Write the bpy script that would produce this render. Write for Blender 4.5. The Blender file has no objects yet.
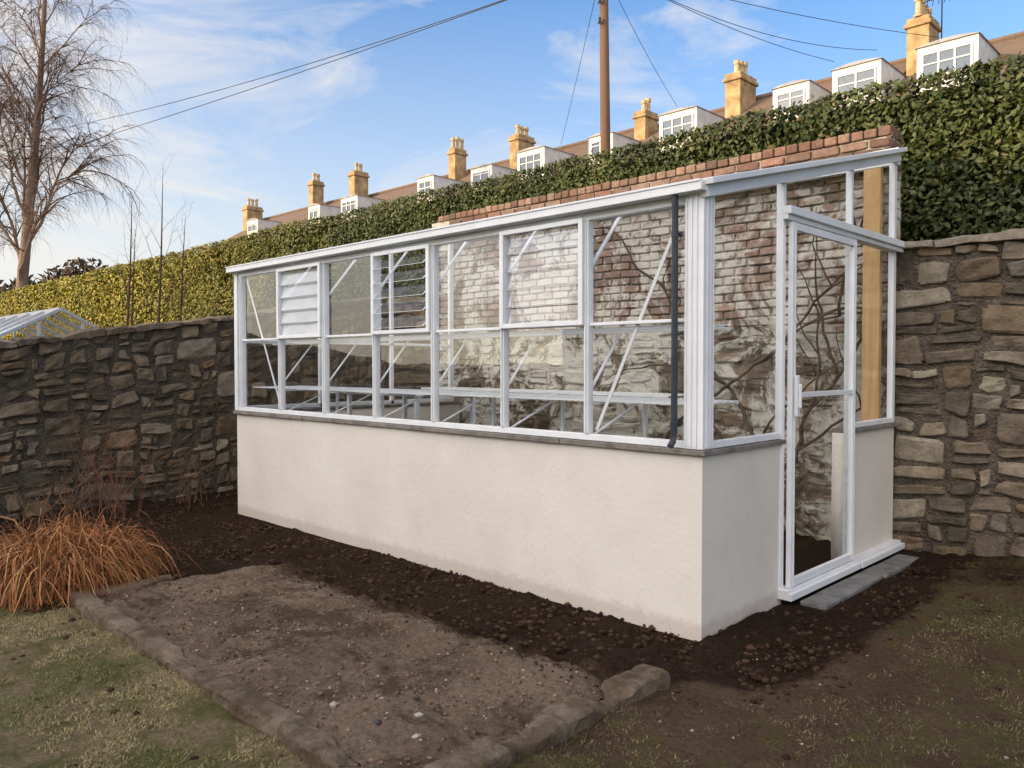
import bpy, math, random
import numpy as np
from mathutils import Vector, Matrix, noise
random.seed(7); rng=np.random.default_rng(7)
scn=bpy.context.scene
scn.view_settings.view_transform='Standard'
scn.view_settings.look='None'
scn.view_settings.exposure=0

# ------------------------------------------------------------------ helpers
def link(o): scn.collection.objects.link(o); return o
def tag(o,label,cat=None,group=None,kind=None):
    o["label"]=label
    if cat: o["category"]=cat
    if group: o["group"]=group
    if kind: o["kind"]=kind
    return o
def empty(name,loc,label,cat,group=None):
    e=bpy.data.objects.new(name,None); e.location=loc; e.empty_display_size=.2
    link(e); tag(e,label,cat,group); return e
def par(o,p):
    o.parent=p
    o.matrix_parent_inverse=Matrix.Translation(-p.location) if p.type=='EMPTY' else Matrix.Identity(4)
    return o
class MB:
    def __init__(s): s.v=[];s.f=[];s.c=[];s.m=[]
    def add(s,vs,fs,col=(1,1,1),mi=0):
        b=len(s.v); s.v+= [tuple(p) for p in vs]
        s.f+= [tuple(b+i for i in f) for f in fs]
        s.c+= [col]*len(vs); s.m+=[mi]*len(fs)
    def box(s,x0,x1,y0,y1,z0,z1,col=(1,1,1),mi=0):
        vs=[(x0,y0,z0),(x1,y0,z0),(x1,y1,z0),(x0,y1,z0),(x0,y0,z1),(x1,y0,z1),(x1,y1,z1),(x0,y1,z1)]
        s.add(vs,[(0,3,2,1),(4,5,6,7),(0,1,5,4),(1,2,6,5),(2,3,7,6),(3,0,4,7)],col,mi)
    def bar(s,p,q,w,h,up=(0,0,1),mi=0,col=(1,1,1)):
        p=Vector(p);q=Vector(q);d=(q-p).normalized();u=Vector(up)
        a=d.cross(u)
        if a.length<1e-4: a=d.cross(Vector((1,0,0)))
        a.normalize(); b=a.cross(d).normalized()
        vs=[]
        for r in (p,q):
            for i,j in((-1,-1),(1,-1),(1,1),(-1,1)): vs.append(r+a*(i*w/2)+b*(j*h/2))
        s.add(vs,[(0,1,2,3),(7,6,5,4),(0,4,5,1),(1,5,6,2),(2,6,7,3),(3,7,4,0)],col,mi)
    def tube(s,pts,rad,n=6,mi=0,col=(1,1,1)):
        pts=[Vector(p) for p in pts]; vs=[];fs=[]
        k=len(pts)
        for i,p in enumerate(pts):
            d=(pts[min(i+1,k-1)]-pts[max(i-1,0)])
            if d.length<1e-6:d=Vector((0,0,1))
            d.normalize()
            a=d.cross(Vector((.13,.07,1)) if abs(d.z)<.95 else Vector((1,.1,0))).normalized(); b=d.cross(a)
            r=rad[i] if hasattr(rad,'__len__') else rad
            for j in range(n):
                t=2*math.pi*j/n; vs.append(p+a*(r*math.cos(t))+b*(r*math.sin(t)))
        for i in range(k-1):
            for j in range(n):
                fs.append((i*n+j,i*n+(j+1)%n,(i+1)*n+(j+1)%n,(i+1)*n+j))
        fs.append(tuple(range(n-1,-1,-1))); fs.append(tuple((k-1)*n+j for j in range(n)))
        s.add(vs,fs,col,mi)
    def obj(s,name,mats,parent=None,smooth=False,bevel=0):
        me=bpy.data.meshes.new(name); me.from_pydata(s.v,[],s.f)
        for m in (mats if isinstance(mats,(list,tuple)) else [mats]): me.materials.append(m)
        me.polygons.foreach_set("material_index",s.m)
        ca=me.color_attributes.new("Col",'FLOAT_COLOR','POINT')
        arr=np.ones((len(s.v),4)); arr[:,:3]=np.array(s.c).reshape(-1,3)
        ca.data.foreach_set("color",arr.ravel())
        if smooth: me.polygons.foreach_set("use_smooth",[True]*len(s.f))
        me.update()
        o=bpy.data.objects.new(name,me); link(o)
        if bevel:
            b=o.modifiers.new("Bevel",'BEVEL'); b.width=bevel; b.segments=2; b.limit_method='ANGLE'
        if parent is not None: par(o,parent)
        return o
def quads_obj(name,V,C,mat,parent=None):
    n=V.shape[0]; me=bpy.data.meshes.new(name)
    me.vertices.add(n*4); me.vertices.foreach_set("co",V.reshape(-1).astype(np.float32))
    me.loops.add(n*4); me.loops.foreach_set("vertex_index",np.arange(n*4,dtype=np.int32))
    me.polygons.add(n); me.polygons.foreach_set("loop_start",np.arange(0,n*4,4,dtype=np.int32))
    me.polygons.foreach_set("loop_total",np.full(n,4,dtype=np.int32))
    me.materials.append(mat); me.update(calc_edges=True)
    ca=me.color_attributes.new("Col",'FLOAT_COLOR','POINT')
    arr=np.ones((n*4,4)); arr[:,:3]=np.repeat(C,4,axis=0); ca.data.foreach_set("color",arr.ravel())
    me.validate()
    o=bpy.data.objects.new(name,me); link(o)
    if parent is not None: par(o,parent)
    return o
def leaves(P,N,L,Wd,spread=.7):
    n=len(P)
    nn=N+rng.normal(0,spread,(n,3)); nn/=np.linalg.norm(nn,axis=1)[:,None]
    a=np.cross(nn,rng.normal(0,1,(n,3))); a/=np.linalg.norm(a,axis=1)[:,None]
    b=np.cross(nn,a)
    L=np.asarray(L)[:,None]; Wd=np.asarray(Wd)[:,None]
    return np.stack([P-a*L/2,P-b*Wd/2+a*L*.05,P+a*L/2,P+b*Wd/2+a*L*.05],axis=1)

# ------------------------------------------------------------------ materials
class NT:
    def __init__(s,name):
        s.m=bpy.data.materials.new(name); s.m.use_nodes=True
        s.t=s.m.node_tree; s.t.nodes.clear()
        s.out=s.n('ShaderNodeOutputMaterial')
    def n(s,ty,**k):
        q=s.t.nodes.new(ty)
        for a,b in k.items(): setattr(q,a,b)
        return q
    def l(s,a,b): s.t.links.new(a,b)
    def val(s,sock,v):
        if hasattr(v,'is_output'): s.l(v,sock)
        else:
            if isinstance(v,(tuple,list)) and len(v)==3 and sock.type=='RGBA': v=(*v,1)
            sock.default_value=v
    def coord(s): 
        if not hasattr(s,'_c'): s._c=s.n('ShaderNodeTexCoord').outputs['Object']
        return s._c
    def noise(s,scale,detail=4,rough=.55,vec=None,dist=0):
        q=s.n('ShaderNodeTexNoise'); s.l(vec or s.coord(),q.inputs['Vector'])
        q.inputs['Scale'].default_value=scale;q.inputs['Detail'].default_value=min(detail,6);q.inputs['Roughness'].default_value=rough
        q.inputs['Distortion'].default_value=dist
        return q.outputs['Fac']
    def scaled(s,sc):
        q=s.n('ShaderNodeMapping'); s.l(s.coord(),q.inputs['Vector']); q.inputs['Scale'].default_value=sc; return q.outputs['Vector']
    def ramp(s,fac,stops):
        q=s.n('ShaderNodeValToRGB'); s.l(fac,q.inputs['Fac']); e=q.color_ramp.elements
        while len(e)<len(stops): e.new(.5)
        for i,(p,c) in enumerate(stops):
            e[i].position=p; c=(c,c,c) if not isinstance(c,tuple) else c; e[i].color=(*c,1)
        return q.outputs['Color']
    def mix(s,fac,a,b,mode='MIX'):
        q=s.n('ShaderNodeMix',data_type='RGBA',blend_type=mode)
        s.val(q.inputs[0],fac); s.val(q.inputs[6],a); s.val(q.inputs[7],b); return q.outputs[2]
    def math(s,op,a,b=0,clamp=False):
        q=s.n('ShaderNodeMath',operation=op); q.use_clamp=clamp; s.val(q.inputs[0],a); s.val(q.inputs[1],b); return q.outputs[0]
    def attr(s,name="Col"): 
        q=s.n('ShaderNodeVertexColor'); q.layer_name=name; return q.outputs['Color']
    def bsdf(s,col,rough=.8,bump=None,bstr=.3,bdist=.01,metal=0,spec=.3):
        q=s.n('ShaderNodeBsdfPrincipled'); s.val(q.inputs['Base Color'],col); s.val(q.inputs['Roughness'],rough)
        q.inputs['Metallic'].default_value=metal; q.inputs['Specular IOR Level'].default_value=spec
        if bump is not None:
            b=s.n('ShaderNodeBump'); b.inputs['Strength'].default_value=bstr; b.inputs['Distance'].default_value=bdist
            s.l(bump,b.inputs['Height']); s.l(b.outputs[0],q.inputs['Normal'])
        s.l(q.outputs[0],s.out.inputs['Surface']); return s.m
def m_plain(name,col,rough=.7,var=.25,scale=8,bstr=.2,bdist=.005,spec=.3,metal=0):
    t=NT(name); n=t.noise(scale,5)
    c=t.mix(t.ramp(n,[(.3,0.),(.7,1.)]),tuple(x*(1-var) for x in col),tuple(min(1,x*(1+var*.6)) for x in col))
    return t.bsdf(c,rough,t.noise(scale*6,3),bstr,bdist,metal,spec)
def m_attr(name,rough=.85,bs=40,bstr=.4,bdist=.01,var=.35,scale=14,spec=.25):
    t=NT(name); n=t.noise(scale,4,.65)
    c=t.mix(1.,t.attr(),t.ramp(n,[(.25,1-var),(.75,1+var*.5)]),'MULTIPLY')
    return t.bsdf(c,rough,t.noise(bs,3,.6),bstr,bdist,spec=spec)
def m_flat(name,rough=.8,spec=.2):
    t=NT(name); return t.bsdf(t.attr(),rough,spec=spec)

M={}
t=NT("white_powder_coat"); n=t.noise(6,4)
M['white']=t.bsdf(t.mix(t.ramp(n,[(.35,0.),(.8,1.)]),(.77,.79,.81),(.66,.68,.70)),.38,spec=.45)
t=NT("grey_frame_metal"); M['grey']=t.bsdf(t.mix(t.noise(20,4),(.5,.51,.53),(.38,.39,.41)),.45,spec=.4)
M['pipe']=m_plain("dark_grey_plastic",(.035,.042,.055),.4,.2,10,.05)
def glass(name,base=.05,tint=(.975,.985,.98),haze=0.0,pw=4.,mx=.9):
    t=NT(name); lw=t.n('ShaderNodeLayerWeight'); lw.inputs['Blend'].default_value=.5
    f=t.math('ADD',base,t.math('MULTIPLY',t.math('POWER',lw.outputs['Facing'],pw),mx),True)
    tr=t.n('ShaderNodeBsdfTransparent'); tr.inputs[0].default_value=(*tint,1)
    gl=t.n('ShaderNodeBsdfGlossy'); gl.inputs['Roughness'].default_value=.015
    bp=t.n('ShaderNodeBump'); bp.inputs['Strength'].default_value=.05; bp.inputs['Distance'].default_value=.02
    t.l(t.noise(1.6,1),bp.inputs['Height']); t.l(bp.outputs[0],gl.inputs['Normal'])
    mx_=t.n('ShaderNodeMixShader'); t.l(f,mx_.inputs[0]); t.l(tr.outputs[0],mx_.inputs[1]); t.l(gl.outputs[0],mx_.inputs[2])
    o=mx_
    if haze>0:
        df=t.n('ShaderNodeBsdfDiffuse'); df.inputs[0].default_value=(.85,.88,.9,1)
        h=t.n('ShaderNodeMixShader'); t.val(h.inputs[0],t.math('MULTIPLY',t.ramp(t.noise(3,4),[(.2,.7),(.8,1.3)]),haze))
        t.l(mx_.outputs[0],h.inputs[1]); t.l(df.outputs[0],h.inputs[2]); o=h
    t.l(o.outputs[0],t.out.inputs[0]); return t.m
M['glass']=glass("window_glass",.075)
M['roofglass']=glass("roof_glass",.03)
M['louvre']=glass("louvre_glass",.12,haze=.04)
M['louvreo']=glass("open_louvre_glass",.05,haze=.05,pw=5.,mx=.35)
M['skywhite']=glass("sky_white_louvre_glass",.2,haze=.36)  # diffuse white paints in the sky reflected by these slats
t=NT("painted_render")
n=t.noise(1.3,6,.6); n2=t.noise(.8,4,.6,vec=t.scaled((2,2,.6)))
col=t.mix(t.ramp(n,[(.3,0.),(.75,1.)]),(.715,.67,.605),(.645,.595,.53))
col=t.mix(t.math('MULTIPLY',t.ramp(n2,[(.45,0.),(.8,1.)]),.5),col,(.57,.52,.46))
col=t.mix(t.math('MULTIPLY',t.ramp(t.noise(7,6,.75),[(.5,0.),(.75,1.)]),.3),col,(.54,.495,.435))
sep=t.n('ShaderNodeSeparateXYZ'); t.l(t.coord(),sep.inputs[0])
zz=t.math('ADD',sep.outputs['Z'],t.math('MULTIPLY',t.noise(14,6,.85),-.11))
edge=t.ramp(zz,[(-.0,1.),(.04,0.)])
col=t.mix(t.math('MULTIPLY',edge,.35),col,(.30,.22,.16))
spk=t.ramp(t.math('ADD',t.noise(90,3),t.math('MULTIPLY',sep.outputs['Z'],-.25)),[(.60,0.),(.65,1.)]); col=t.mix(t.math('MULTIPLY',spk,.4),col,(.28,.21,.15))
M['render']=t.bsdf(col,.85,t.noise(30,5,.6),.35,.006)
M['slate']=m_plain("slate_sill",(.20,.185,.165),.8,.4,12,.5,.01)
def wmask(t,lo=.47,hi=.53): 
    return t.ramp(t.noise(1.9,6,.78,dist=.7),[(lo,0.),(hi,1.)])
def stone(name,white=False,lichen=.25,moss=.35):
    t=NT(name); n=t.noise(9,6,.72)
    c=t.mix(1.,t.attr(),t.ramp(n,[(.25,.5),(.75,1.45)]),'MULTIPLY')
    c=t.mix(t.math('MULTIPLY',t.ramp(t.noise(5.3,6,.75),[(.52,0.),(.64,1.)]),lichen),c,(.31,.28,.215))
    c=t.mix(t.math('MULTIPLY',t.ramp(t.noise(2.1,6,.7),[(.50,0.),(.66,1.)]),moss),c,(.07,.060,.030))
    if white:
        c=t.mix(t.math('MULTIPLY',wmask(t,.465,.515),.93),c,t.mix(t.noise(11,5,.7),(.52,.49,.42),(.80,.77,.69)))
    return t.bsdf(c,.95,t.noise(26,6,.75),1.,.03,spec=.15)
M['stone']=stone("rubble_stone",False,.2,.3); M['stonew']=stone("whitewashed_rubble",True,.1,.15)
M['stonem']=stone("mossy_rubble_stone",False,.25,.42)
t=NT("whitewashed_brick"); 
c=t.mix(1.,t.attr(),t.ramp(t.noise(20,5,.7),[(.25,.5),(.75,1.35)]),'MULTIPLY')
c=t.mix(t.math('MULTIPLY',t.ramp(t.noise(4,5,.7),[(.45,0.),(.65,1.)]),.45),c,(.15,.115,.092))
sep=t.n('ShaderNodeSeparateXYZ'); t.l(t.coord(),sep.inputs[0])
inside=t.ramp(t.math('ADD',t.math('MULTIPLY',sep.outputs['Z'],.25),t.math('MULTIPLY',t.noise(3,5,.7),.05)),[(.725,1.),(.75,0.)])
c=t.mix(t.math('MULTIPLY',inside,.12),c,(.5,.46,.40))
c=t.mix(t.math('MULTIPLY',t.math('MULTIPLY',wmask(t,.455,.53),inside),.85),c,t.mix(t.noise(11,5,.7),(.50,.47,.40),(.79,.76,.68)))
M['brick']=t.bsdf(c,.95,t.noise(40,5,.7),.6,.01,spec=.15)
M['mortar']=m_plain("old_lime_mortar",(.135,.11,.083),.95,.5,7,1.,.05)
M['mortard']=m_plain("dark_lime_mortar",(.105,.086,.064),.95,.5,7,1.,.05)
t=NT("pine_timber"); w=t.noise(3,5,.6,vec=t.scaled((12,12,.8)))
M['timber']=t.bsdf(t.mix(t.ramp(w,[(.3,0.),(.7,1.)]),(.50,.29,.12),(.62,.41,.20)),.65,w,.2,.003)
t=NT("hedge_leaf"); M['leaf']=t.bsdf(t.attr(),.5,spec=.28)
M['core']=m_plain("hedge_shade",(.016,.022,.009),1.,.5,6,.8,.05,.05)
M['dry']=m_flat("dry_blade",.75)
M['twig']=m_flat("bare_twig",.9)
M['bark']=m_attr("bark",.9,30,.5,.01,.4,10)
M['sandstone']=m_plain("sandstone",(.40,.265,.13),.9,.5,2.5,.4,.03)
M['housewall']=m_plain("house_stone",(.34,.25,.16),.9,.3,2,.4,.03)
t=NT("roof_slate"); br=t.n('ShaderNodeTexBrick'); t.l(t.scaled((1,1,1)),br.inputs['Vector'])
br.inputs['Color1'].default_value=(.15,.10,.075,1);br.inputs['Color2'].default_value=(.11,.08,.065,1);br.inputs['Mortar'].default_value=(.06,.045,.035,1)
br.inputs['Scale'].default_value=1; br.inputs['Brick Width'].default_value=.3; br.inputs['Row Height'].default_value=.2; br.inputs['Mortar Size'].default_value=.008
M['rooftile']=t.bsdf(t.mix(t.noise(1.4,5,.7),br.outputs['Color'],(.17,.11,.07)),.85,br.outputs['Fac'],.3,.02)
M['hwhite']=m_plain("dormer_white_paint",(.62,.61,.58),.6,.2,3,.1)
M['hroof']=m_plain("dormer_lead_roof",(.30,.30,.31),.6,.2,3,.1)
t=NT("house_window_glass"); M['hglass']=t.bsdf((.06,.075,.10),.08,spec=.8)
M['pot']=m_plain("clay_pot",(.50,.36,.20),.85,.3,6)
M['wire']=m_plain("black_cable",(.02,.02,.022),.6,.1,4)
t=NT("timber_pole"); w=t.noise(2,5,.6,vec=t.scaled((10,10,.5)))
M['pole']=t.bsdf(t.mix(w,(.08,.045,.028),(.19,.11,.065)),.85,w,.5,.01)
M['paver']=m_plain("concrete_paver",(.17,.17,.165),.9,.4,11,.6,.01)

t=NT("garden_ground"); a=t.attr("Col"); sp=t.n('ShaderNodeSeparateColor'); t.l(a,sp.inputs[0])
fine=t.noise(48,6,.75)
dirt=t.mix(t.ramp(t.noise(2.5,6,.65),[(.3,0.),(.7,1.)]),(.095,.060,.037),(.205,.14,.09))
dirt=t.mix(t.ramp(fine,[(.38,0.),(.70,1.)]),dirt,(.055,.035,.022))
soil=t.mix(t.ramp(fine,[(.35,0.),(.75,1.)]),(.016,.0095,.006),(.068,.040,.025))
moss=t.mix(t.ramp(fine,[(.35,0.),(.7,1.)]),(.055,.052,.018),(.18,.15,.065))
big=t.noise(3.2,6,.7)
lawn=t.mix(t.ramp(big,[(.40,0.),(.58,1.)]),(.13,.135,.042),(.33,.255,.15))
lawn=t.mix(t.ramp(fine,[(.40,0.),(.75,1.)]),lawn,(.10,.082,.042))
def msk(ch,sc,am,nz_=None):
    return t.ramp(t.math('ADD',ch,t.math('MULTIPLY',t.math('SUBTRACT',nz_ or t.noise(sc,6,.7),.5),am)),[(.4,0.),(.6,1.)])
n5=t.noise(5,6,.72)
c=t.mix(msk(sp.outputs[2],4,1.9,n5),dirt,moss)
c=t.mix(msk(sp.outputs[1],5,.9,big),c,soil)
c=t.mix(msk(sp.outputs[0],6,.7,n5),c,lawn)
M['ground']=t.bsdf(c,1.,t.noise(50,6,.8),1.,.045,spec=.1)
def patio_col(t,k=1.):
    c=t.mix(t.ramp(t.noise(1.2,6,.68),[(.38,0.),(.62,1.)]),(.29*k,.215*k,.152*k),(.155*k,.107*k,.073*k))
    c=t.mix(t.math('MULTIPLY',t.ramp(t.noise(5,6,.75),[(.50,0.),(.64,1.)]),.6),c,(.33*k,.265*k,.20*k))
    c=t.mix(t.math('MULTIPLY',t.ramp(t.noise(44,6,.8),[(.45,0.),(.64,1.)]),.65),c,(.085*k,.058*k,.039*k))
    c=t.mix(t.math('MULTIPLY',t.ramp(t.noise(1.9,6,.8,dist=.8),[(.51,0.),(.60,1.)]),.75),c,(.075*k,.048*k,.031*k))
    return c
t=NT("worn_patio")
c=patio_col(t); sep=t.n('ShaderNodeSeparateXYZ'); t.l(t.coord(),sep.inputs[0])
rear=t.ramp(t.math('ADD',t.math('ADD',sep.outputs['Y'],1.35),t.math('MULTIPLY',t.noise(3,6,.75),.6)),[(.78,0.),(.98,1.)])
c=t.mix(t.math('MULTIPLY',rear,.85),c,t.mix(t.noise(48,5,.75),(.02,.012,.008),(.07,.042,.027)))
M['patio']=t.bsdf(c,1.,t.noise(32,6,.82),1.,.045,spec=.12)
t=NT("mossy_edging_stone")
c=t.mix(t.ramp(t.noise(4,6,.7),[(.4,0.),(.65,1.)]),(.27,.215,.16),(.15,.108,.075))
c=t.mix(t.math('MULTIPLY',t.ramp(t.noise(9,6,.7),[(.5,0.),(.62,1.)]),.6),c,(.085,.078,.034))
c=t.mix(t.math('MULTIPLY',t.ramp(t.noise(2.6,6,.8),[(.50,0.),(.60,1.)]),.6),c,(.085,.058,.038))
M['edging']=t.bsdf(c,1.,t.noise(40,6,.8),1.,.03,spec=.1)
M['blade']=m_flat("grass_blade",.7)
M['pebble']=m_flat("pebble",.9)

# ------------------------------------------------------------------ camera
c_,s_=.714,.700
cam=bpy.data.cameras.new("camera"); co=bpy.data.objects.new("camera",cam); link(co)
co.location=(2.102,-3.518,1.4); co.rotation_euler=(math.radians(90-1.376),0,math.asin(s_))
cam.lens=27.8; cam.sensor_width=36; cam.clip_end=2000; scn.camera=co

# ------------------------------------------------------------------ light
sund=Vector((-.36,-.774,0)).normalized(); el=math.radians(12)
sdir=Vector((sund.x*math.cos(el),sund.y*math.cos(el),math.sin(el)))
L=bpy.data.lights.new("sun",'SUN'); L.energy=5.0; L.angle=math.radians(.5); L.color=(1,.74,.42)
lo=bpy.data.objects.new("sun",L); link(lo); lo.rotation_euler=sdir.to_track_quat('Z','Y').to_euler()
w=bpy.data.worlds.new("World"); scn.world=w; w.use_nodes=True; nt=w.node_tree; nt.nodes.clear()
def N(ty,**k):
    q=nt.nodes.new(ty)
    for a,b in k.items(): setattr(q,a,b)
    return q
sky=N('ShaderNodeTexSky',sky_type='NISHITA'); sky.sun_disc=False
sky.sun_elevation=el+math.radians(6); sky.sun_rotation=math.atan2(sund.x,sund.y); sky.ozone_density=2.0; sky.dust_density=.5; sky.air_density=1.0
bg=N('ShaderNodeBackground'); bg.inputs[1].default_value=.15; out=N('ShaderNodeOutputWorld')
tc=N('ShaderNodeTexCoord'); mp=N('ShaderNodeMapping'); mp.inputs['Scale'].default_value=(1.6,2.2,6.5); mp.inputs['Rotation'].default_value=(.15,.1,.5)
nt.links.new(tc.outputs['Generated'],mp.inputs[0])
nz=N('ShaderNodeTexNoise'); nz.inputs['Scale'].default_value=1.5; nz.inputs['Detail'].default_value=6; nz.inputs['Roughness'].default_value=.62; nz.inputs['Distortion'].default_value=.7
nt.links.new(mp.outputs[0],nz.inputs['Vector'])
sx=N('ShaderNodeSeparateXYZ'); nt.links.new(tc.outputs['Generated'],sx.inputs[0])
cx_=N('ShaderNodeMapRange'); cx_.inputs[1].default_value=-1.; cx_.inputs[2].default_value=-.5; cx_.inputs[3].default_value=.08; cx_.inputs[4].default_value=-.04; nt.links.new(sx.outputs['X'],cx_.inputs[0])
ca_=N('ShaderNodeMath',operation='ADD'); nt.links.new(nz.outputs['Fac'],ca_.inputs[0]); nt.links.new(cx_.outputs[0],ca_.inputs[1])
cr=N('ShaderNodeValToRGB'); cr.color_ramp.elements[0].position=.49; cr.color_ramp.elements[1].position=.74
cr.color_ramp.elements[1].color=(.95,.95,.95,1); nt.links.new(ca_.outputs[0],cr.inputs[0])
tint=N('ShaderNodeMix',data_type='RGBA',blend_type='MULTIPLY'); tint.inputs[0].default_value=1; nt.links.new(sky.outputs[0],tint.inputs[6]); tint.inputs[7].default_value=(1.1,1.5,1.85,1)
hz=N('ShaderNodeMapRange'); hz.inputs[1].default_value=.0; hz.inputs[2].default_value=.44; hz.inputs[3].default_value=1.; hz.inputs[4].default_value=0; nt.links.new(sx.outputs['Z'],hz.inputs[0])
hx=N('ShaderNodeMapRange'); hx.inputs[1].default_value=-1.; hx.inputs[2].default_value=-.3; hx.inputs[3].default_value=1.; hx.inputs[4].default_value=.35; nt.links.new(sx.outputs['X'],hx.inputs[0])
hm=N('ShaderNodeMath',operation='MULTIPLY'); nt.links.new(hz.outputs[0],hm.inputs[0]); nt.links.new(hx.outputs[0],hm.inputs[1])
hmix=N('ShaderNodeMix',data_type='RGBA'); nt.links.new(hm.outputs[0],hmix.inputs[0]); nt.links.new(tint.outputs[2],hmix.inputs[6]); hmix.inputs[7].default_value=(6.4,5.85,4.95,1)
mx=N('ShaderNodeMix',data_type='RGBA'); nt.links.new(cr.outputs[0],mx.inputs[0]); nt.links.new(hmix.outputs[2],mx.inputs[6]); mx.inputs[7].default_value=(6.2,5.95,5.7,1)
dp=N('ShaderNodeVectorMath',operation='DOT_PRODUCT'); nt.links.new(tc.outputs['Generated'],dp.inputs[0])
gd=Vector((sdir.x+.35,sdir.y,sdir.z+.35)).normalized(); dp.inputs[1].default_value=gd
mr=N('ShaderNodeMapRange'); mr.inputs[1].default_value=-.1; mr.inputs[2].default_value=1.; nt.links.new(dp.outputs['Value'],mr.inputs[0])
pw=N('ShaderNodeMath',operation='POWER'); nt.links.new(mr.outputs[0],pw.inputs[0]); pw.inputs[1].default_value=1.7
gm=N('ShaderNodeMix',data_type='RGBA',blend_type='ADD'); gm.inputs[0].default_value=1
gc=N('ShaderNodeMix',data_type='RGBA'); nt.links.new(pw.outputs[0],gc.inputs[0]); gc.inputs[6].default_value=(0,0,0,1); gc.inputs[7].default_value=(20.5,16.8,12.6,1)  # warm glow added to the sky behind the camera to lift ambient light
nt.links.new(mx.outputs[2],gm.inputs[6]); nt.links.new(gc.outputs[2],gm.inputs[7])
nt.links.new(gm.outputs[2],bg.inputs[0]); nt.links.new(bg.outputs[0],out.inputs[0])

# ------------------------------------------------------------------ ground
def fr(x,y,z=0,o=4): return noise.fractal(Vector((x,y,z)),.8,2.1,o)
def gz(x,y):
    z=0.
    if x>0 and y>.5: z+=min(.16,.09*max(0,x-.35)+.05*max(0,y-2.2))*min(1,(y-.5)/1.5)
    if x<-2.9: z+=-.02
    return z
def smooth(a,b,x): 
    t=max(0,min(1,(x-a)/(b-a))); return t*t*(3-2*t)
def masks(x,y):
    lawn=smooth(-1.97,-2.12,y+.04*fr(x*2,3)) * smooth(.35,-.1,x+.15*fr(x,y,9))
    if x<-2.9: lawn=smooth(-2.1,-2.4,y+.12*fr(x*2,3))
    d=1-smooth(.45,.9,-y) if y<0 else 1.
    if x>0: 
        dist=math.hypot(max(0,x),max(0,-y)); d=1-smooth(.30,.9,dist)
        d=max(d,smooth(1.4,2.2,y)*.5+ .25*smooth(1.4,2.8,x))
    if x<-3: d=max(d,1-smooth(1.6,2.1,-y))
    if x<-6.5 or y>3.1 or x>7 or y<-6: lawn,d=1,0
    moss=.45
    if x<.05 and y>-1.9: moss=0
    if x>0: moss=.25+.30*smooth(.6,1.6,math.hypot(x,-y))
    return lawn,d,moss
xs=np.concatenate([[-900,-400,-200,-100,-60,-40,-30,-20,-14,-10,-8.5],np.arange(-7.5,4.2,.04),[5,6,8,12,20,40,80,160,400,900]])
ys=np.concatenate([[-900,-400,-200,-100,-60,-40,-25,-15,-10,-7,-5],np.arange(-4.2,3.4,.04),[4,5,7,10,15,25,40,80,160,400,900]])
g=MB(); nx,ny=len(xs),len(ys); vs=[];cs=[]
for y in ys:
    for x in xs:
        l,d,m=masks(x,y); z=gz(x,y)
        if -7.5<x<4.2 and -4.2<y<3.4:
            k_=1. if not (0<=x<.28 and .85<y<2.75) else .15
            z+= ((.012+.028*d)*fr(x*3,y*3) + .026*d*fr(x*11,y*11,5,3)+.010*fr(x*14,y*14,2,2))*k_
            if -5<x<0 and 0<y<2.7: z=-.01
            if -2.85<x<.0 and -1.9<y<-.65: z-=.06
        else: z-=.01
        vs.append((x,y,z)); cs.append((l,d,m))
fs=[(j*nx+i,j*nx+i+1,(j+1)*nx+i+1,(j+1)*nx+i) for j in range(ny-1) for i in range(nx-1)]
g.v=vs;g.c=cs;g.f=fs;g.m=[0]*len(fs)
go=g.obj("ground",M['ground'],smooth=True); tag(go,"bare earth, dark soil and patchy lawn",kind="structure")

def patio_z(x,y):
    z=.034+.022*fr(x*1.6,y*1.6,3)+.013*fr(x*9,y*9,4)
    e=min(x+2.95,.12-x)/.15; z-=.0 if e>1 else .02*(1-max(0,e))
    bb=(-.50-y)+.16*fr(x*2.3,8)+.07*fr(x*9,4)
    return z-.12*(1-smooth(.0,.45,bb))
p=MB(); xs2=np.arange(-2.95,.12,.015); ys2=np.arange(-1.97,-.45,.015); nx=len(xs2); vs=[]
for y in ys2:
    for x in xs2:
        rg_=max(0,fr(x*1.3,y*1.3,9,2)+.25)
        vs.append((x,y,patio_z(x,y)+.010*fr(x*22,y*22,4,2)+.012*rg_*fr(x*45,y*45,6,2)))
p.v=vs;p.c=[(1,1,1)]*len(vs);p.f=[(j*nx+i,j*nx+i+1,(j+1)*nx+i+1,(j+1)*nx+i) for j in range(len(ys2)-1) for i in range(nx-1)];p.m=[0]*len(p.f)
po=p.obj("patio",M['patio'],smooth=True); tag(po,"worn dirty concrete patio base with crumbling edges",kind="structure")

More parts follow.
